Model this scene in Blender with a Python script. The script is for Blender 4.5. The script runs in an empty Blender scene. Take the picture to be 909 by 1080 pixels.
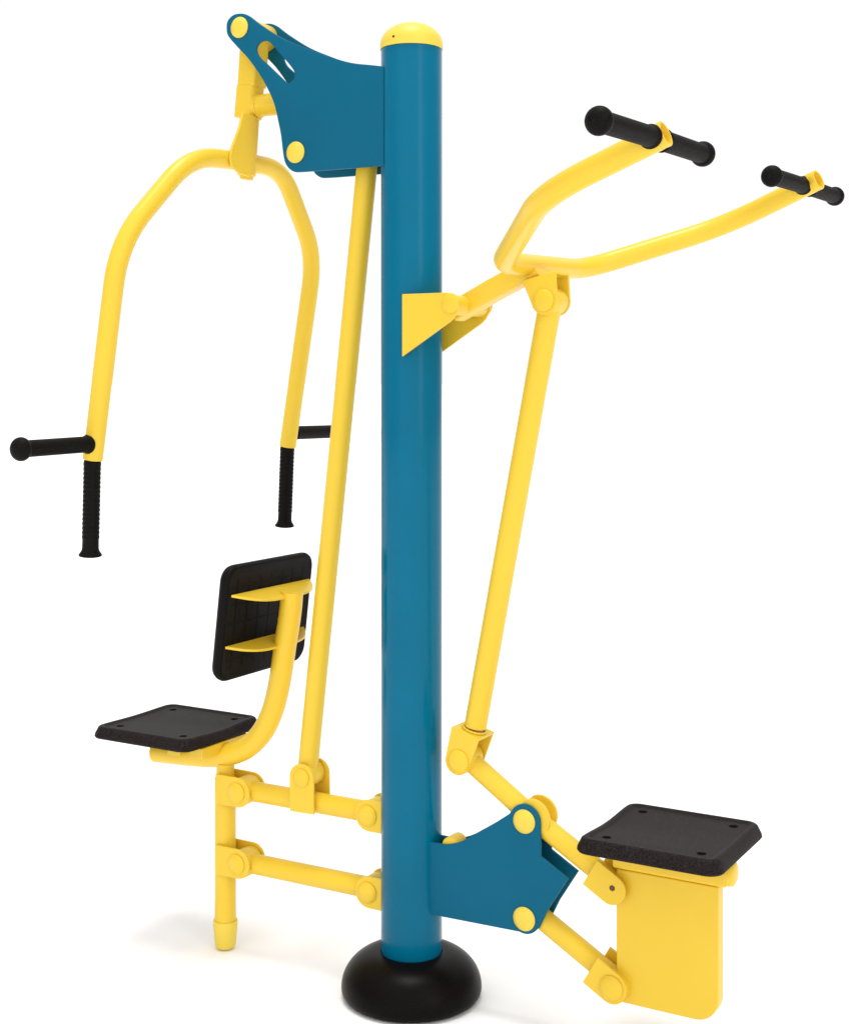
import bpy, bmesh, math, random
from mathutils import Vector, Matrix
random.seed(7)
S = bpy.context.scene
COL = S.collection
PI = math.pi

# ------------------------------------------------------------------ materials
def nodes_mat(name):
    m = bpy.data.materials.new(name); m.use_nodes = True
    nt = m.node_tree; b = nt.nodes['Principled BSDF']
    return m, nt, b

def paint(name, col, rough=0.38, var=0.06, coat=0.0, spec=0.4, bump=0.02):
    m, nt, b = nodes_mat(name)
    tc = nt.nodes.new('ShaderNodeTexCoord')
    n1 = nt.nodes.new('ShaderNodeTexNoise'); n1.inputs['Scale'].default_value = 5.0; n1.inputs['Detail'].default_value = 4
    nt.links.new(tc.outputs['Object'], n1.inputs['Vector'])
    mx = nt.nodes.new('ShaderNodeMix'); mx.data_type = 'RGBA'
    mx.inputs['A'].default_value = (*[c*(1-var) for c in col], 1)
    mx.inputs['B'].default_value = (*[min(1, c*(1+var)) for c in col], 1)
    nt.links.new(n1.outputs['Fac'], mx.inputs['Factor'])
    nt.links.new(mx.outputs['Result'], b.inputs['Base Color'])
    n3 = nt.nodes.new('ShaderNodeTexNoise'); n3.inputs['Scale'].default_value = 14; n3.inputs['Detail'].default_value = 3
    nt.links.new(tc.outputs['Object'], n3.inputs['Vector'])
    mr = nt.nodes.new('ShaderNodeMapRange'); mr.inputs['To Min'].default_value = rough*0.85; mr.inputs['To Max'].default_value = rough*1.2
    nt.links.new(n3.outputs['Fac'], mr.inputs['Value']); nt.links.new(mr.outputs['Result'], b.inputs['Roughness'])
    n2 = nt.nodes.new('ShaderNodeTexNoise'); n2.inputs['Scale'].default_value = 450; n2.inputs['Detail'].default_value = 2
    nt.links.new(tc.outputs['Object'], n2.inputs['Vector'])
    bp = nt.nodes.new('ShaderNodeBump'); bp.inputs['Strength'].default_value = bump*5; bp.inputs['Distance'].default_value = 0.0006
    nt.links.new(n2.outputs['Fac'], bp.inputs['Height']); nt.links.new(bp.outputs['Normal'], b.inputs['Normal'])
    b.inputs['Specular IOR Level'].default_value = spec
    b.inputs['Coat Weight'].default_value = coat
    b.inputs['Coat Roughness'].default_value = 0.15
    return m

YEL = paint('yellow_powder_coat', (0.79, 0.53, 0.034), 0.33, 0.035, spec=0.35)
CAPY = paint('yellow_plastic_cap', (0.78, 0.58, 0.065), 0.36, 0.04, spec=0.35)
BLU = paint('blue_powder_coat', (0.0002, 0.130, 0.230), 0.16, 0.16, spec=0.12, bump=.01)
PLT = paint('blue_plate_paint', (0.003, 0.112, 0.198), 0.45, 0.07, spec=0.09)

def rubber(name, col, rough, speckle=0.0, bscale=300, bstr=0.25, spec=0.2):
    m, nt, b = nodes_mat(name)
    tc = nt.nodes.new('ShaderNodeTexCoord')
    n = nt.nodes.new('ShaderNodeTexNoise'); n.inputs['Scale'].default_value = bscale; n.inputs['Detail'].default_value = 5; n.inputs['Roughness'].default_value = 0.7
    nt.links.new(tc.outputs['Object'], n.inputs['Vector'])
    cr = nt.nodes.new('ShaderNodeValToRGB')
    cr.color_ramp.elements[0].position = 0.42; cr.color_ramp.elements[0].color = (*col, 1)
    cr.color_ramp.elements[1].position = 0.72; cr.color_ramp.elements[1].color = (*[c*(1+speckle)+speckle*0.01 for c in col], 1)
    nt.links.new(n.outputs['Fac'], cr.inputs['Fac']); nt.links.new(cr.outputs['Color'], b.inputs['Base Color'])
    bp = nt.nodes.new('ShaderNodeBump'); bp.inputs['Strength'].default_value = bstr; bp.inputs['Distance'].default_value = 0.001
    nt.links.new(n.outputs['Fac'], bp.inputs['Height']); nt.links.new(bp.outputs['Normal'], b.inputs['Normal'])
    b.inputs['Roughness'].default_value = rough
    b.inputs['Specular IOR Level'].default_value = spec
    return m
GRIP = rubber('black_grip_rubber', (0.004, 0.0032, 0.003), 0.5, 0.4, 260, 0.2, 0.07)
SEAT = rubber('black_seat_plastic', (0.0056, 0.0034, 0.0030), 0.5, 2.6, 420, 0.8, 0.055)
BASE = rubber('black_base_rubber', (0.0028, 0.0018, 0.0014), 0.36, 0.1, 200, 0.03, 0.07)
HOLE = rubber('dark_recess', (0.002, 0.002, 0.002), 0.8, 0.0, 100, 0.0, 0.05)
BOLT = rubber('dark_bolt_steel', (0.10, 0.045, 0.02), 0.5, 0.3, 100, 0.1, 0.3)

fm, nt, b = nodes_mat('white_floor')
tc = nt.nodes.new('ShaderNodeTexCoord'); n = nt.nodes.new('ShaderNodeTexNoise'); n.inputs['Scale'].default_value = 3
nt.links.new(tc.outputs['Object'], n.inputs['Vector'])
cr = nt.nodes.new('ShaderNodeValToRGB')
cr.color_ramp.elements[0].color = (0.93, 0.918, 0.918, 1); cr.color_ramp.elements[1].color = (0.94, 0.93, 0.93, 1)
nt.links.new(n.outputs['Fac'], cr.inputs['Fac']); nt.links.new(cr.outputs['Color'], b.inputs['Base Color'])
b.inputs['Roughness'].default_value = 0.8; b.inputs['Specular IOR Level'].default_value = 0.1

# ------------------------------------------------------------------ helpers
# machine frame: a runs along the machine (to the lat pull seat), n across it (towards the viewer), z up
def V(a, n, z): return Vector((a, -n, z))
NDIR = Vector((0, -1, 0))

def link(name, bm, mat, parent, bevel=0.0, sharp=35, seg=2, label=None):
    bmesh.ops.recalc_face_normals(bm, faces=bm.faces[:])
    me = bpy.data.meshes.new(name); bm.to_mesh(me); bm.free()
    for p in me.polygons: p.use_smooth = True
    me.set_sharp_from_angle(angle=math.radians(sharp))
    me.materials.append(mat)
    o = bpy.data.objects.new(name, me); COL.objects.link(o)
    o.parent = parent
    if bevel:
        md = o.modifiers.new('edge', 'BEVEL'); md.width = bevel; md.segments = seg; md.limit_method = 'ANGLE'; md.angle_limit = math.radians(40)
        md.harden_normals = False
    if label: o['label'] = label
    return o

def ring_bridge(bm, r0, r1):
    k = len(r0)
    for i in range(k):
        bm.faces.new((r0[i], r0[(i+1) % k], r1[(i+1) % k], r1[i]))

def circ(r, seg): return [(r*math.cos(2*PI*i/seg), r*math.sin(2*PI*i/seg)) for i in range(seg)]

def rrect(w, h, r, k=4):
    pts = []
    for cx, cy, a0 in ((w-r, h-r, 0), (-w+r, h-r, PI/2), (-w+r, -h+r, PI), (w-r, -h+r, 1.5*PI)):
        for i in range(k+1):
            t = a0 + PI/2*i/k; pts.append((cx+r*math.cos(t), cy+r*math.sin(t)))
    return pts

def catmull(P, k=8):
    P = [Vector(p) for p in P]; Q = [P[0]*2-P[1]] + P + [P[-1]*2-P[-2]]; out = []
    for i in range(1, len(Q)-2):
        p0, p1, p2, p3 = Q[i-1:i+3]
        for j in range(k):
            t = j/k
            out.append(0.5*((2*p1)+(p2-p0)*t+(2*p0-5*p1+4*p2-p3)*t*t+(3*p1-p0-3*p2+p3)*t**3))
    out.append(P[-1]); return out

def fillet(P, rad, k=8):
    P = [Vector(p) for p in P]; out = [P[0]]
    for i in range(1, len(P)-1):
        a = (P[i-1]-P[i]); c = (P[i+1]-P[i]); r = rad[i-1] if isinstance(rad, (list, tuple)) else rad
        d = min(r, a.length*0.48, c.length*0.48)
        s, e = P[i]+a.normalized()*d, P[i]+c.normalized()*d
        for j in range(k+1):
            t = j/k; out.append(s*(1-t)**2+P[i]*2*t*(1-t)+e*t*t)
    out.append(P[-1]); return out

def sweep(bm, path, section, ref=None, caps=True, bev=0.0):
    """sweep a closed 2-D section along a path with parallel transport; ref fixes the first axis"""
    path = [Vector(p) for p in path]; nP = len(path); rings = []
    T = []
    for i in range(nP):
        a = path[max(i-1, 0)]; c = path[min(i+1, nP-1)]; T.append((c-a).normalized())
    u = (Vector(ref) if ref is not None else (Vector((0, 0, 1)) if abs(T[0].z) < .9 else Vector((1, 0, 0))))
    u = (u-T[0]*u.dot(T[0])).normalized()
    for i in range(nP):
        u = (u-T[i]*u.dot(T[i])).normalized(); v = T[i].cross(u)
        rings.append([bm.verts.new(path[i]+u*x+v*y) for x, y in section])
    for r0, r1 in zip(rings, rings[1:]): ring_bridge(bm, r0, r1)
    if caps:
        bm.faces.new(rings[0][::-1]); bm.faces.new(rings[-1])

def tube(bm, path, r, seg=28): sweep(bm, path, circ(r, seg))

def lathe(bm, p0, d, prof, seg=36, rs=None):
    """prof: list of (distance along d, radius); radius 0 closes"""
    p0 = Vector(p0); d = Vector(d).normalized()
    u = Vector((0, 0, 1)) if abs(d.z) < .9 else Vector((1, 0, 0))
    u = (u-d*u.dot(d)).normalized(); v = d.cross(u); prev = None
    for x, r in prof:
        if r <= 1e-7: cur = [bm.verts.new(p0+d*x)]
        else: cur = [bm.verts.new(p0+d*x+(u*math.cos(2*PI*i/seg)+v*math.sin(2*PI*i/seg))*r) for i in range(seg)]
        if prev is not None:
            if len(prev) == 1 and len(cur) > 1:
                for i in range(seg): bm.faces.new((prev[0], cur[(i+1) % seg], cur[i]))
            elif len(cur) == 1 and len(prev) > 1:
                for i in range(seg): bm.faces.new((prev[i], prev[(i+1) % seg], cur[0]))
            elif len(cur) > 1: ring_bridge(bm, prev, cur)
        prev = cur

def cyl(bm, p0, p1, r, seg=32, bev=0.002):
    p0, p1 = Vector(p0), Vector(p1); L = (p1-p0).length
    lathe(bm, p0, p1-p0, [(0, 0), (0, r-bev), (bev*.3, r-bev*.3), (bev, r), (L-bev, r), (L-bev*.3, r-bev*.3), (L, r-bev), (L, 0)], seg)

def slab(bm, outline, n0, n1):
    """outline in (a, z), from n0 to n1"""
    A = [bm.verts.new(V(a, n0, z)) for a, z in outline]; B = [bm.verts.new(V(a, n1, z)) for a, z in outline]
    bm.faces.new(A); bm.faces.new(B[::-1]); ring_bridge(bm, A, B)

def smooth2d(pts, k=4, closed=True):
    out = []; m = len(pts)
    for i in range(m):
        p0, p1, p2, p3 = [Vector(pts[(i+j) % m]) for j in (-1, 0, 1, 2)]
        for j in range(k):
            t = j/k; out.append(tuple(0.5*((2*p1)+(p2-p0)*t+(2*p0-5*p1+4*p2-p3)*t*t+(3*p1-p0-3*p2+p3)*t**3)))
    return out

def plate_with_hole(name, outline, hole, n0, n1, mat, parent):
    cu = bpy.data.curves.new(name, 'CURVE'); cu.dimensions = '2D'; cu.fill_mode = 'BOTH'
    for pts in [outline]+([hole] if hole else []):
        sp = cu.splines.new('POLY'); sp.points.add(len(pts)-1); sp.use_cyclic_u = True
        for p, q in zip(sp.points, pts): p.co = (q[0], q[1], 0, 1)
    cu.extrude = abs(n1-n0)/2-0.0012; cu.bevel_depth = 0.0012; cu.bevel_resolution = 2; cu.offset = -0.0012
    tmp = bpy.data.objects.new('tmp', cu); COL.objects.link(tmp)
    bpy.context.view_layer.update()
    me = bpy.data.meshes.new_from_object(tmp.evaluated_get(bpy.context.evaluated_depsgraph_get()))
    bpy.data.objects.remove(tmp)
    mid = (n0+n1)/2
    me.transform(Matrix(((1, 0, 0, 0), (0, 0, -1, -mid), (0, 1, 0, 0), (0, 0, 0, 1))))
    bm = bmesh.new(); bm.from_mesh(me); bpy.data.meshes.remove(me)
    bmesh.ops.remove_doubles(bm, verts=bm.verts[:], dist=1e-5)
    return link(name, bm, mat, parent, sharp=30)

def arc(ca, cz, r, t0, t1, k=14):
    return [(ca+r*math.cos(math.radians(t0+(t1-t0)*i/k)), cz+r*math.sin(math.radians(t0+(t1-t0)*i/k))) for i in range(k+1)]

def lug(pin, base_dir, L, r, wb):
    """rounded lug outline: round end at pin, straight base at pin + base_dir*L, base half width wb"""
    d = Vector(base_dir).normalized(); p = Vector(pin); s = Vector((-d.y, d.x))
    ang = math.degrees(math.atan2(d.y, d.x))
    out = arc(p.x, p.y, r, ang+90, ang+270, 16)
    b = p+d*L
    out += [tuple(b-s*wb), tuple(b+s*wb)]
    return out

def clevis_bm(pin, base_dir, L, r, wb, half, t=0.006, bridge=True):
    bm = bmesh.new(); o = lug(pin, base_dir, L, r, wb)
    slab(bm, o, half-t, half); slab(bm, o, -half, -half+t)
    if bridge:
        d = Vector(base_dir).normalized(); s = Vector((-d.y, d.x)); p = Vector(pin)
        q0, q1 = p+d*(L-t-.0004), p+d*(L-.0004)
        slab(bm, [tuple(q0-s*(wb-.0008)), tuple(q1-s*(wb-.0008)), tuple(q1+s*(wb-.0008)), tuple(q0+s*(wb-.0008))], -half+t-.001, half-t+.001)
    return bm

def bolt_cap(pos_a, z, n, side, parent, r=0.0255, mat=None, h=0.011):
    bm = bmesh.new()
    prof = [(-0.004, 0), (-0.004, r*.9), (0, r*.96), (0.0012, r), (0.003, r)]
    for i in range(1, 9):
        t = i/8*PI/2; prof.append((0.003+(h-.003)*math.sin(t)*1.0, r*(0.93*math.cos(t)+0.0) if i < 8 else 0))
    lathe(bm, V(pos_a, n, z), NDIR*side, prof, 40)
    return link('bolt_cap', bm, mat or CAPY, parent, sharp=50)

def weld(bm, p, d, r, w=.0028):
    """slightly uneven weld bead round a tube"""
    p = Vector(p); d = Vector(d).normalized(); u = Vector((0, 0, 1)) if abs(d.z) < .9 else Vector((1, 0, 0))
    u = (u-d*u.dot(d)).normalized(); v = d.cross(u); rings = []
    for i in range(64):
        t = 2*PI*i/64; e = u*math.cos(t)+v*math.sin(t); ww = w*(1+.22*math.sin(t*17)+random.uniform(-.1, .1))
        rings.append([bm.verts.new(p+e*(r+ww*math.cos(q))+d*ww*math.sin(q)) for q in [2*PI*j/8 for j in range(8)]])
    for i in range(64): ring_bridge(bm, rings[i], rings[(i+1) % 64])

def pin_sleeve(bm, a, z, r, half): cyl(bm, V(a, half, z), V(a, -half, z), r, 36, 0.003)

# ------------------------------------------------------------------ the machine
root = bpy.data.objects.new('exercise_machine', None); COL.objects.link(root)
root.rotation_euler = (0, 0, math.radians(-30))
root['label'] = 'blue post gym machine with two black seats, hanging yellow press arch and raised pull bars'
root['category'] = 'exercise machine'

# post
R = 0.0705
bm = bmesh.new(); cyl(bm, V(0, 0, 0.012), V(0, 0, 2.181), R, 96, 0.0015)
post = link('post', bm, BLU, root, sharp=40)
bm = bmesh.new()
prof = [(-.004, 0), (-.004, .0722), (0.002, .0726), (0.008, .0722)]
for i in range(1, 15):
    t = i/14*PI/2; prof.append((0.008+0.05*math.sin(t), .0722*math.cos(t) if i < 14 else 0))
lathe(bm, V(0, 0, 2.183), (0, 0, 1), prof, 72)
cap = link('post_cap', bm, CAPY, post, sharp=50)
bm = bmesh.new(); q = V(-.005, .0719, 2.1965); lathe(bm, q, (-.07, -.997, .05), [(-.004, 0), (-.004, .0026), (.0006, .0026), (.0006, 0)], 12)
link('vent_hole', bm, HOLE, cap)
# rubber base cover
bm = bmesh.new()
prof = [(0.001, 0), (0.001, .145), (0.003, .151), (.007, .1562), (.012, .1595), (.018, .1612), (.023, .1616)]
for i in range(1, 19):
    t = i/18*PI/2; prof.append((.023+.081*math.sin(t), .0718+.0898*math.cos(t)))
prof += [(.1005, .0700), (.05, .0700), (.05, 0)]
lathe(bm, V(0, 0, 0), (0, 0, 1), prof, 96)
link('base_cover', bm, BASE, root, sharp=60)

# ---------------- upper bracket (chest press side)
UP = [(-0.483,2.257),(-0.488,2.276),(-0.485,2.294),(-0.468,2.306),(-0.445,2.307),(-0.422,2.299),(-0.385,2.272),(-0.323,2.233),(-0.26,2.204),(-0.183,2.172),(-0.126,2.152),(-0.072,2.141),(-0.0375,2.134)]
UP2 = [(-0.0375,1.908),(-0.1,1.908),(-0.2,1.909),(-0.27,1.910),(-0.290,1.913),(-0.307,1.926),(-0.317,1.948),(-0.325,2.001),(-0.333,2.035),(-0.345,2.078),(-0.366,2.119),(-0.392,2.158),(-0.423,2.196),(-0.456,2.228)]
def open_smooth(pts, k=4): return [(p.x, p.y) for p in catmull([(x, y, 0) for x, y in pts], k)]
allp = open_smooth(UP2+UP, 4)
outline_up = allp
SL = smooth2d([(-0.399,2.214),(-0.392,2.228),(-0.373,2.233),(-0.354,2.223),(-0.315,2.183),(-0.287,2.150),(-0.288,2.132),(-0.306,2.124),(-0.331,2.144),(-0.366,2.175),(-0.390,2.196)], 4)
up_front = plate_with_hole('bracket_plate', outline_up, SL, .054, .062, PLT, root)
up_back = plate_with_hole('bracket_plate', outline_up, SL, -.058, -.050, PLT, root)
bolt_cap(-.447, 2.273, .062, 1, up_front); bolt_cap(-.281, 1.957, .062, 1, up_front)
bolt_cap(-.447, 2.273, -.058, -1, up_back); bolt_cap(-.281, 1.957, -.058, -1, up_back)
bm = bmesh.new(); pin_sleeve(bm, -.281, 1.957, .021, .054); link('spacer', bm, YEL, root)

# ---------------- chest press arm: swing arm, crank bar, arch and four grips
bm = bmesh.new()
pin_sleeve(bm, -.449, 2.268, .0335, .0505)
sweep(bm, [V(-.449, 0, 2.262), V(-.458, 0, 2.14)], rrect(.026, .027, .006), ref=NDIR)
sweep(bm, [V(-.462, 0, 2.142), V(-.470, 0, 2.064)], rrect(.0275, .0295, .016, 6), ref=NDIR)
tube(bm, [V(-.45, 0, 2.0925), V(-.10, 0, 2.0925)], .0272, 32)
weld(bm, V(-.434, 0, 2.0925), (1, 0, 0), .0272)
swing = link('swing_arm', bm, YEL, root, bevel=.0015)
bm = bmesh.new()
cyl(bm, V(-.462, 0, 2.075), V(-.474, 0, 1.922), .0225, 32, .003)
cyl(bm, V(-.472, 0, 1.932), V(-.4755, 0, 1.913), .017, 32, .004)
weld(bm, V(-.463, 0, 2.0625), (0, 0, 1), .0225)
link('arm_tube', bm, YEL, swing)
bm = bmesh.new()   # triangular gusset welded over the arch, flat in the plane of the arch
go = [(.010, 2.067), (.062, 2.067), (.074, 2.03), (.104, 1.972), (.108, 1.948), (.098, 1.928), (.070, 1.917), (.030, 1.914), (.010, 1.922)]
def ga(z): return -.4365-(2.067-z)*.028
A_ = [bm.verts.new(V(ga(z), n, z)) for n, z in go]; B_ = [bm.verts.new(V(ga(z)-.007, n, z)) for n, z in go]
bm.faces.new(A_); bm.faces.new(B_[::-1]); ring_bridge(bm, A_, B_)
link('gusset', bm, YEL, swing, bevel=.0025)
bm = bmesh.new()
pts = [V(-.605, .400, 1.238), V(-.512, .416, 1.727), V(-.473, .215, 1.944), V(-.469, .03, 1.955), V(-.469, -.140, 1.957), V(-.508, -.343, 1.752), V(-.605, -.355, 1.236)]
tube(bm, fillet(pts, [.10, .09, .04, .075, .09], 12), .0228, 32)
arch = link('arch_tube', bm, YEL, swing, sharp=50)

def grip_ball(p0, d, L, parent, ball=.031, r=.0205, fl=.0225):
    bm = bmesh.new(); prof = [(0, 0), (0, fl-.004), (.001, fl), (.006, fl+.0015), (.009, fl), (.012, r+.001)]
    m = int((L-.045)/.0045)
    for i in range(m):
        x = .014+i*.0045; prof += [(x, r), (x+.0015, r+.0006), (x+.003, r+.0006)]
    x0 = L-.040
    prof += [(x0, r), (x0+.002, r-.001)]
    c = x0+ball*.78
    for i in range(15):
        t = -0.9+ (PI/2+0.9)*i/14
        rr = ball*math.cos(t); prof.append((c+ball*.78*math.sin(t), rr if i < 14 else 0))
    # small moulding dimple on the end
    lathe(bm, p0, d, prof, 36)
    o = link('grip', bm, GRIP, parent, sharp=60)
    bm = bmesh.new(); e = Vector(p0)+Vector(d).normalized()*(c+ball*.78)
    lathe(bm, e, d, [(-.004, 0), (-.004, .003), (.0006, .003), (.0006, .0017), (-.001, .0015), (-.001, 0)], 14)
    link('end_dimple', bm, SEAT, o)
    return o

def grip_bell(p0, d, L, parent, r=.0190):
    bm = bmesh.new(); prof = [(0, 0), (0, r-.003), (.001, r), (.010, r+.0012), (.014, r)]
    m = int((L-.05)/.0105)
    for i in range(m):
        x = .017+i*.0105; prof += [(x, r+.0006), (x+.006, r+.0008), (x+.0075, r-.0003), (x+.009, r-.0003)]
    prof += [(L-.018, r), (L-.012, r+.0015), (L-.006, r+.0055), (L-.003, r+.0075), (L-.0008, r+.007), (L, r+.004), (L, 0)]
    lathe(bm, p0, d, prof, 36)
    return link('grip', bm, GRIP, parent, sharp=60)

grip_bell(V(-.606, .400, 1.236), V(-.020, -.014, -.225), .222, arch)
grip_bell(V(-.606, -.355, 1.236), V(-.020, -.014, -.225), .222, arch)
for nn, e in ((.399, (-.603, .648, 1.270)), (-.354, (-.603, -.592, 1.270))):
    st = V(-.600, nn+math.copysign(.018, nn), 1.273)
    grip_ball(st, V(*e)-st, (.223 if nn > 0 else .26), arch, ball=.0262, r=.0180, fl=.0205)

# press rod between the crank bar and the lower link
bm = bmesh.new()
tube(bm, [V(-.1055, 0, 2.075), V(-.124, 0, 1.900), V(-.290, 0, .484)], .0245, 32)
press_rod = link('press_rod', bm, YEL, root, sharp=50)
bm = bmesh.new(); pin_sleeve(bm, -.288, .470, .029, .0275); link('rod_eye', bm, YEL, press_rod)
bm = clevis_bm((-.2845, .468), (.02, -1), .082, .0345, .0345, .036, bridge=False)
cl = link('rod_clevis', bm, YEL, press_rod, bevel=.0012)
bolt_cap(-.2835, .470, .036, 1, cl, r=.0215, mat=YEL, h=.008)

# ---------------- left seat assembly
bm = bmesh.new()
tube(bm, [V(-.54, 0, .05), V(-.54, 0, .424)], .0265, 32)
tube(bm, [V(-.54, 0, .42), V(-.54, 0, .462)], .0225, 32)
weld(bm, V(-.54, 0, .425), (0, 0, 1), .0232)
leg = link('support_leg', bm, YEL, root, sharp=50)
bm = bmesh.new()
lathe(bm, V(-.54, 0, .001), (0, 0, 1), [(0, 0), (0, .015), (.0015, .0205), (.005, .0240), (.012, .0262), (.060, .0305), (.068, .0308), (.0705, .0295), (.0705, .02), (.0705, 0)], 40)
link('foot_cap', bm, CAPY, leg, sharp=50)
for zc in (.405, .230):
    bm = clevis_bm((-.477, zc), (-1, 0), .068, .036, .037, .034, bridge=False)
    # wraps behind the leg
    c2 = link('hinge_bracket', bm, YEL, leg, bevel=.0012)
    bolt_cap(-.479, zc, .034, 1, c2, r=.0245, mat=YEL, h=.009)
# parallel links
for zc in (.404, .226):
    bm = bmesh.new()
    tube(bm, [V(-.475, 0, zc), V(-.103, 0, zc+.001)], .0245, 32)
    pin_sleeve(bm, -.477, zc, .0335, .0265); pin_sleeve(bm, -.100, zc+.001, .0335, .0265)
    link('link_bar', bm, YEL, root, sharp=45)
    bm = clevis_bm((-.095, zc+.004), (1, 0), .052, .0365, .0365, .036, bridge=False)
    c2 = link('hinge_bracket', bm, YEL, root, bevel=.0012)
    bolt_cap(-.097, zc+.004, .036, 1, c2, r=.0245, mat=YEL, h=.011)

# seat frame
FR = [(-.337, .905), (-.343, .85), (-.357, .774), (-.370, .70), (-.383, .645), (-.400, .598), (-.427, .552), (-.469, .512), (-.520, .488), (-.58, .474), (-.66, .467), (-.764, .462)]
bm = bmesh.new(); tube(bm, catmull([V(a, 0, z) for a, z in FR], 6), .0275, 32)
frame = link('seat_frame', bm, YEL, root, sharp=50)
def strip(z, a_mid, a_pad):
    """flat support strip lying level behind the pad: straight edge at the pad, tapering wings"""
    bm = bmesh.new(); o = []
    W = .160
    for i in range(25):
        t = -1+2*i/24; o.append((a_pad+(a_mid-a_pad)*max(.03, (1-abs(t)**3.6)), W*t))
    pts = [(a_pad, -W), ]+o+[(a_pad, W)]
    A_ = [bm.verts.new(V(a, n, z-.003-(a-a_pad)*.28)) for a, n in o]; B_ = [bm.verts.new(V(a, n, z+.003-(a-a_pad)*.28)) for a, n in o]
    bm.faces.new(A_); bm.faces.new(B_[::-1]); ring_bridge(bm, A_, B_)
    return link('support_strip', bm, YEL, frame, bevel=.001)
strip(.911, -.336, -.399); strip(.788, -.360, -.417)

def pad(name, parent, ha, hb, t, M, rad=.028, dish=.005, holes=True, rim=.004):
    """moulded pad: local x,y plane, z up, top at z=0"""
    bm = bmesh.new()
    def loop(ins, z, flare=0.0):
        w, h = ha-ins, hb-ins; r = max(rad-ins*.8, .004)
        base = rrect(w, h, min(r, w*.98, h*.98), 8)
        pts = []
        k = len(base)
        for i in range(k):      # subdivide the straights
            p, q = Vector(base[i]), Vector(base[(i+1) % k]); pts.append(p)
            if i % 9 == 8:
                for j in range(1, 10): pts.append(p.lerp(q, j/10))
        out = []
        for p in pts:
            yy = p.y/hb
            dz = -dish*(math.cos(PI*yy*1.15)*0.5+0.5)*(0.4+.6*(p.x/ha*-.5+.5)) if z > -t*.6 else 0
            out.append(bm.verts.new((p.x, p.y, z+dz)))
        return out
    spec = [(-.004+.012, -t), (-.006+.002, -t+.002), (-.007, -t+.006), (-.006, -t*.62), (0, -.007), (.0022, -.0028), (.006, -.0004), (.010, 0), (.014, -.0005), (.017, -rim*.6), (.020, -rim), (.024, -rim)]
    rings = [loop(i, z) for i, z in spec]
    m = min(ha, hb)
    for f in (.30, .45, .6, .75, .88, .97): rings.append(loop(m*f, -rim))
    for r0, r1 in zip(rings, rings[1:]): ring_bridge(bm, r0, r1)
    bm.faces.new(rings[-1]); bm.faces.new(rings[0][::-1])
    bmesh.ops.triangulate(bm, faces=[f for f in bm.faces if len(f.verts) > 4])
    bmesh.ops.recalc_face_normals(bm, faces=bm.faces[:])
    bm.transform(M)
    o = link(name, bm, SEAT, parent, sharp=50)
    if holes:
        for sx in (-1, 1):
            for sy in (-1, 1):
                c = Vector((sx*ha*.68, sy*hb*.68, -rim-dish*.15))
                yy = c.y/hb; dz = -dish*(math.cos(PI*yy*1.15)*.5+.5)*(.4+.6*(c.x/ha*-.5+.5))
                c.z = -rim+dz
                h = bmesh.new(); lathe(h, c+Vector((0, 0, -.012)), (0, 0, 1), [(0, 0), (0, .0092), (.03, .0112), (.03, 0)], 18)
                bmesh.ops.recalc_face_normals(h, faces=h.faces[:]); h.transform(M)
                me = bpy.data.meshes.new('cut'); h.to_mesh(me); h.free()
                co = bpy.data.objects.new('cut', me); COL.objects.link(co); co.parent = parent
                bpy.context.view_layer.update()
                md = o.modifiers.new('b', 'BOOLEAN'); md.operation = 'DIFFERENCE'; md.object = co; md.solver = 'EXACT'
                bpy.context.view_layer.update()
                nm = bpy.data.meshes.new_from_object(o.evaluated_get(bpy.context.evaluated_depsgraph_get()))
                o.modifiers.clear(); o.data = nm; nm.name = name
                bpy.data.objects.remove(co)
                h = bmesh.new(); lathe(h, c+Vector((0, 0, -.0115)), (0, 0, 1), [(0, 0), (0, .0065), (.0035, .0058), (.0045, .003), (.0045, 0)], 6)
                h.transform(M); link('bolt_head', h, HOLE, o)
        for p in o.data.polygons: p.use_smooth = True
        o.data.set_sharp_from_angle(angle=math.radians(42))
    return o
# local pad axes -> machine frame
def padM(a, n, z, tilt=0.0, flip=1):
    return Matrix.Translation(V(a, n, z)) @ Matrix.Rotation(tilt, 4, 'Y') @ Matrix.Rotation(0 if flip > 0 else PI, 4, 'Z')
seatL = pad('seat', frame,   .150, .149, .031, padM(-.692, 0, .5495, 0, -1))
seatL.parent = root
for c in list(seatL.children): pass
# seat bearer plates under the left seat
bm = bmesh.new()
for a0 in (-.63, -.56):
    pts = [(-.115, .0), (.115, .0)]
    A_ = [V(a0-.02, -.09, .490), V(a0+.02, -.09, .490), V(a0+.02, .09, .490), V(a0-.02, .09, .490)]
    lo_ = [bm.verts.new(p) for p in A_]; hi_ = [bm.verts.new(p+Vector((0, 0, .0275))) for p in A_]
    bm.faces.new(lo_); bm.faces.new(hi_[::-1]); ring_bridge(bm, lo_, hi_)
link('seat_bearer', bm, YEL, frame, bevel=.002)

# backrest: pad seen from behind; front faces -a, back has ribs
tilt = math.atan2(.022, .19)
Mb = Matrix.Translation(V(-.409, -.002, .841)) @ Matrix.Rotation(tilt, 4, 'Y') @ Matrix.Rotation(-PI/2, 4, 'Y')
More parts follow.
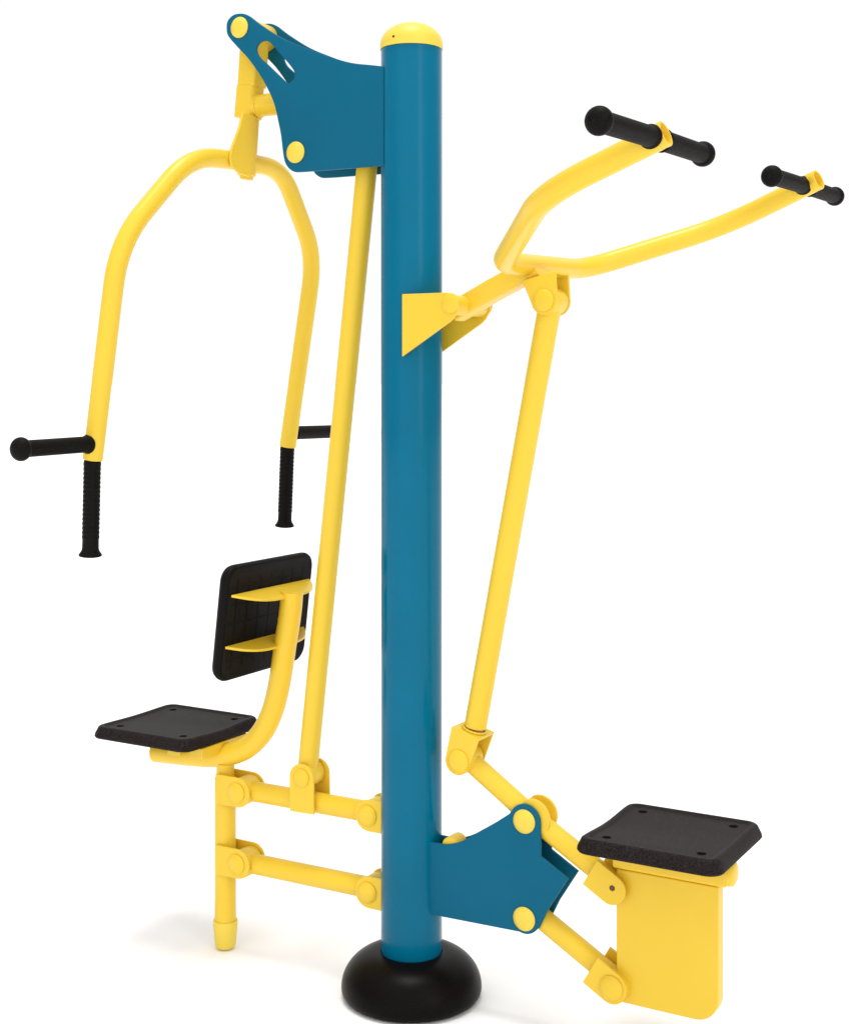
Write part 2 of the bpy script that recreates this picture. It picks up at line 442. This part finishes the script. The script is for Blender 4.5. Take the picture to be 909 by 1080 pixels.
# pad local z -> -a ; local x -> z
br = bmesh.new()
def back_loop(bm, ins, zz):
    w, h = .140-ins, .176-ins; r = max(.038-ins*.8, .006)
    return [bm.verts.new((x, y, zz)) for x, y in rrect(w, h, r, 8)]
rings = [back_loop(br, i, z) for i, z in [(.016, .0010), (.012, .0004), (.006, .0), (.002, .003), (0, .010), (.001, .018), (.005, .026), (.010, .0295), (.016, .031)]]
for r0, r1 in zip(rings, rings[1:]): ring_bridge(br, r0, r1)
br.faces.new(rings[0]); br.faces.new(rings[-1])
def bxl(bm, x0, x1, y0, y1, z0, z1):
    v = [bm.verts.new((x, y, z)) for x in (x0, x1) for y in (y0, y1) for z in (z0, z1)]
    for f in ((0, 1, 3, 2), (4, 6, 7, 5), (0, 4, 5, 1), (2, 3, 7, 6), (0, 2, 6, 4), (1, 5, 7, 3)): bm.faces.new([v[i] for i in f])
br.transform(Mb)
backrest = link('backrest', br, GRIP, root, sharp=45)
rb = bmesh.new()
for i in range(7):
    y = -.132+i*.044; bxl(rb, -.108, .108, y-.0012, y+.0012, .0004, .006)
for i in range(5):
    x = -.088+i*.044; bxl(rb, x-.0012, x+.0012, -.15, .15, .0001, .006)
rb.transform(Mb); link('rib', rb, GRIP, backrest)

# ---------------- upper gusset, lever and yoke (lat pull side)
g = [(.020, 1.612), (.125, 1.612), (.146, 1.611), (.160, 1.604), (.1675, 1.592), (.166, 1.576), (.155, 1.558), (.145, 1.5485), (.020, 1.471)]
gus = []
for s in (1, -1):
    bm = bmesh.new(); slab(bm, g, s*.070, s*.076)
    gus.append(link('gusset_plate', bm, YEL, root, bevel=.0012))
bm = bmesh.new(); pin_sleeve(bm, .143, 1.585, .0225, .0695)
link('pivot_tube', bm, YEL, root)
bolt_cap(.146, 1.588, .076, 1, gus[0], r=.0225, mat=YEL, h=.008); bolt_cap(.146, 1.588, -.076, -1, gus[1], r=.0225, mat=YEL, h=.008)
bm = bmesh.new()
sweep(bm, [V(.118, 0, 1.572), V(.22, 0, 1.622), V(.325, 0, 1.668)], rrect(.025, .0225, .006), ref=NDIR)
lever = link('pull_lever', bm, YEL, root, sharp=40)
# yoke tube
k, rl = .38, -.03
def Yk(a, n): return V(a, n, 1.662+k*(a-.28)+rl*n)
pts = [Yk(.787, .486), Yk(.565, .482), Yk(.303, .135), Yk(.305, -.285), Yk(.577, -.507), Yk(.802, -.460)]
cp = fillet(pts, [.10, .05, .08, .11], 12)
bm = bmesh.new(); tube(bm, cp, .0238, 32)
yoke = link('pull_yoke', bm, YEL, lever, sharp=50)
# dark open ends of the yoke tube
for e, d in ((cp[0], cp[0]-cp[2]), (cp[-1], cp[-1]-cp[-3])):
    bm = bmesh.new(); lathe(bm, e, d, [(-.001, .0), (-.001, .0230), (.013, .0238), (.0145, .0232), (.0145, .0195), (.001, .019), (.001, 0)], 32)
    link('tube_end', bm, YEL, yoke, sharp=40)
yoke.parent = root
for nm, n_c in (('n', .484), ('f', -.474)):
    for s in (1, -1):
        off = .022
        st = Yk(.782, n_c+s*off); L = .245
        grip_ball(st, Yk(.780, n_c+s*.3)-st, (.245 if nm == 'n' else .266), yoke, ball=(.0242 if nm == 'n' else .0238), r=.0180, fl=.0205)

# clevis under the lever, pull rod and lower clevis
pinU = (.354, 1.590)
bm = clevis_bm(pinU, (-.10, .42), .056, .031, .041, .036, bridge=True)
cu = link('lever_clevis', bm, YEL, lever, bevel=.0012)
bolt_cap(pinU[0]-.001, pinU[1]+.001, .036, 1, cu, r=.0245, mat=YEL, h=.009)
bm = bmesh.new()
tube(bm, [V(.350, 0, 1.575), V(.167, 0, .640)], .0255, 32)
weld(bm, V(.1645, 0, .6345), V(.27, 0, .90), .0262)
pull_rod = link('pull_rod', bm, YEL, root, sharp=50)
bm = bmesh.new(); pin_sleeve(bm, pinU[0], pinU[1], .030, .0285); link('rod_eye', bm, YEL, pull_rod)
pinB = (.141, .566)
bm = clevis_bm(pinB, (.27, .90), .070, .031, .036, .038, bridge=True)
cb = link('rod_clevis', bm, YEL, pull_rod, bevel=.0012)
bolt_cap(pinB[0]+.003, pinB[1]+.001, .038, 1, cb, r=.026, mat=YEL, h=.009)

# ---------------- lower bracket, rocker, lower link
LOc = [(0.035,0.3705),(0.080,0.3705),(0.105,0.3715),(0.139,0.382),(0.177,0.405),(0.224,0.436),(0.266,0.466)]
LOd = arc(.303, .455, .037, 138, 0, 12)
LOe = [(0.3415,0.384),(0.406,0.347),(0.361,0.276),(0.3375,0.228)]
LOf = arc(.303, .2455, .0365, -28, -110, 10)
LOg = [(0.098,0.2075),(0.060,0.2065),(.035,.2065)]
outl = [(p.x, p.y) for p in catmull([(x, y, 0) for x, y in LOc], 4)]+LOd+LOe+LOf+LOg
lf = plate_with_hole('bracket_plate', outl, None, .0205, .0275, PLT, root)
lb = plate_with_hole('bracket_plate', outl, None, -.0335, -.0265, PLT, root)
bolt_cap(.303, .455, .0275, 1, lf, r=.0262); bolt_cap(.303, .2425, .0275, 1, lf, r=.0262)
bolt_cap(.303, .455, -.0335, -1, lb, r=.0262); bolt_cap(.303, .2425, -.0335, -1, lb, r=.0262)
bm = bmesh.new(); pin_sleeve(bm, .112, .366, .021, .0200)
cyl(bm, V(.112, -.002, .366), V(.112, -.0255, .366), .021)
link('spacer', bm, YEL, root)

bm = bmesh.new()
tube(bm, [V(*p) for p in ((.141, -.003, .567), (.303, -.003, .4595), (.516, -.003, .336))], .0230, 32)
pin_sleeve(bm, .143, .566, .030, .0285)
rocker = link('rocker_arm', bm, YEL, root, sharp=45)
bm = bmesh.new()
for n0, n1 in ((.0125, .0195), (-.0255, -.0185)):
    slab(bm, arc(.318, .462, .041, 115, -40, 14)+[(.303, .430), (.270, .468)], n0, n1)
link('pivot_collar', bm, YEL, rocker, bevel=.001)
bm = clevis_bm((.509, .345), (-.45, .27), .056, .0325, .033, .036, bridge=False)
rc = link('end_clevis', bm, YEL, rocker, bevel=.0012)
bm = bmesh.new(); lathe(bm, V(.512, .0355, .349), NDIR, [(0, 0), (0, .0068), (.0012, .0066), (.0014, .005), (.0014, 0)], 6); link('bolt_head', bm, BOLT, rc)

bm = bmesh.new()
tube(bm, [V(.303, -.003, .2425+.012), V(.510, -.003, .138)], .0235, 32)
pin_sleeve(bm, .303, .2455, .028, .0185); pin_sleeve(bm, .511, .136, .0315, .0285)
low = link('lower_link', bm, YEL, root, sharp=45)
bm = clevis_bm((.510, .138), (-.45, .26), .056, .034, .034, .036, bridge=False)
lc = link('end_clevis', bm, YEL, low, bevel=.0012)
bolt_cap(.510, .139, .036, 1, lc, r=.026, mat=YEL, h=.010)

# ---------------- hanging panel, rail and right seat
o = [(.513, .3845), (.513, .104)]+arc(.686, .154, .050, -90, 0, 14)+[(.736, .3845)]
bm = bmesh.new(); slab(bm, o, -.0165, .0165)
for a_, z_ in ((.512, .345), (.512, .134)):   # tabs held between the clevis plates
    slab(bm, lug((a_, z_), (1, 0), .04, .024, .024), -.012, .012)
slab(bm, [(.53, .38), (.53, .40), (.72, .40), (.72, .38)], -.010, .010)
panel = link('hanging_panel', bm, YEL, root, bevel=.0025)
bm = bmesh.new()
sweep(bm, [V(.508, 0, .4125), V(.752, 0, .4125)], rrect(.0255, .0255, .008, 5), ref=NDIR)
rail = link('seat_rail', bm, YEL, root, bevel=.002, sharp=40)
bm = bmesh.new(); lathe(bm, V(.750, 0, .4125), (1, 0, 0), [(-.001, 0), (-.001, .0265), (.006, .0275), (.014, .0255), (.018, .018), (.019, 0)], 32); link('end_cap', bm, YEL, rail, sharp=50)
bm = bmesh.new()
for a0 in (.555, .70):
    A_ = [V(a0-.02, -.10, .4365), V(a0+.02, -.10, .4365), V(a0+.02, .10, .4365), V(a0-.02, .10, .4365)]
    lo_ = [bm.verts.new(p) for p in A_]; hi_ = [bm.verts.new(p+Vector((0, 0, .0135))) for p in A_]
    bm.faces.new(lo_); bm.faces.new(hi_[::-1]); ring_bridge(bm, lo_, hi_)
link('seat_bearer', bm, YEL, rail, bevel=.001)
pad('seat', root, .149, .147, .032, padM(.629, .002, .4815, 0, 1))

# ------------------------------------------------------------------ setting
bm = bmesh.new()
for x, y in ((-150, -60), (150, -60), (150, 400), (-150, 400)): bm.verts.new((x, y, 0))
bm.faces.new(bm.verts[:])
me = bpy.data.meshes.new('floor'); bm.to_mesh(me); bm.free(); me.materials.append(fm)
fl = bpy.data.objects.new('floor', me); COL.objects.link(fl); fl['kind'] = 'structure'

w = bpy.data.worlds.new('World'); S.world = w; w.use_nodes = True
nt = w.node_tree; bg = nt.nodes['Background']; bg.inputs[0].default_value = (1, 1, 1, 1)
# white studio: bright in front and behind the viewer, sides dimmed to darken post edges, bright strip added for the post highlight
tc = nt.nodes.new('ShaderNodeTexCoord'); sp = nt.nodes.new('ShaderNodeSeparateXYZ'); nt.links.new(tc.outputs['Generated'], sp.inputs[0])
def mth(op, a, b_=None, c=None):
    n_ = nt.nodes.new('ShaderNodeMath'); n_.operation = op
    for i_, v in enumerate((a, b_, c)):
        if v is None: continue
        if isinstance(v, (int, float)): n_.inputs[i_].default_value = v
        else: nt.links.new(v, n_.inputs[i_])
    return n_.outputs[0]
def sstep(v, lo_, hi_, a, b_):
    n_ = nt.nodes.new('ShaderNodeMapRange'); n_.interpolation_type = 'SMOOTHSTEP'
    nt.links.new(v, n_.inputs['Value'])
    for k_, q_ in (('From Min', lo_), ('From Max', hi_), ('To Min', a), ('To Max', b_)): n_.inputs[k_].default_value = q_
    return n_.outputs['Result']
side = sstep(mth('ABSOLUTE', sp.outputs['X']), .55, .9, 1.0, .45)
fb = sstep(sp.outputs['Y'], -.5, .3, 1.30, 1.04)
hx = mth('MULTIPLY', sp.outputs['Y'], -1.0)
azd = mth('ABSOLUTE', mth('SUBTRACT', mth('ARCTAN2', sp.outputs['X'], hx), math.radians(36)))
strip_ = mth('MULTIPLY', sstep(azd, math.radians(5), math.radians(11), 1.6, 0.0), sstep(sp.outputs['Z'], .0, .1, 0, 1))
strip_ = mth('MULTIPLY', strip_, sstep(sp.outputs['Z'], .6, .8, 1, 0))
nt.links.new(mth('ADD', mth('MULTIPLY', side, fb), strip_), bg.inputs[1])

sd = bpy.data.lights.new('softbox', 'SUN'); sd.energy = 1.6; sd.angle = math.radians(20); sd.color = (1, .985, .96)
so = bpy.data.objects.new('softbox', sd); COL.objects.link(so)
so.rotation_euler = Vector((.02, .05, -1.0)).to_track_quat('-Z', 'Y').to_euler()

cam = bpy.data.cameras.new('camera'); co = bpy.data.objects.new('camera', cam); COL.objects.link(co)
co.location = (0.0437, -3.28, 1.42); co.rotation_euler = (PI/2, 0, 0)
f = 1500.0; W_, H_ = 909.0, 1080.0
cam.sensor_fit = 'VERTICAL'; cam.sensor_height = 24.0; cam.lens = 24.0*f/H_
cam.shift_y = -(H_/2-400)/H_; cam.shift_x = (W_/2-454)/H_
cam.clip_end = 2000; cam.clip_start = .05
S.camera = co
S.view_settings.view_transform = 'Standard'; S.view_settings.look = 'None'; S.view_settings.exposure = 0; S.view_settings.gamma = 1
S.view_settings.use_curve_mapping = False
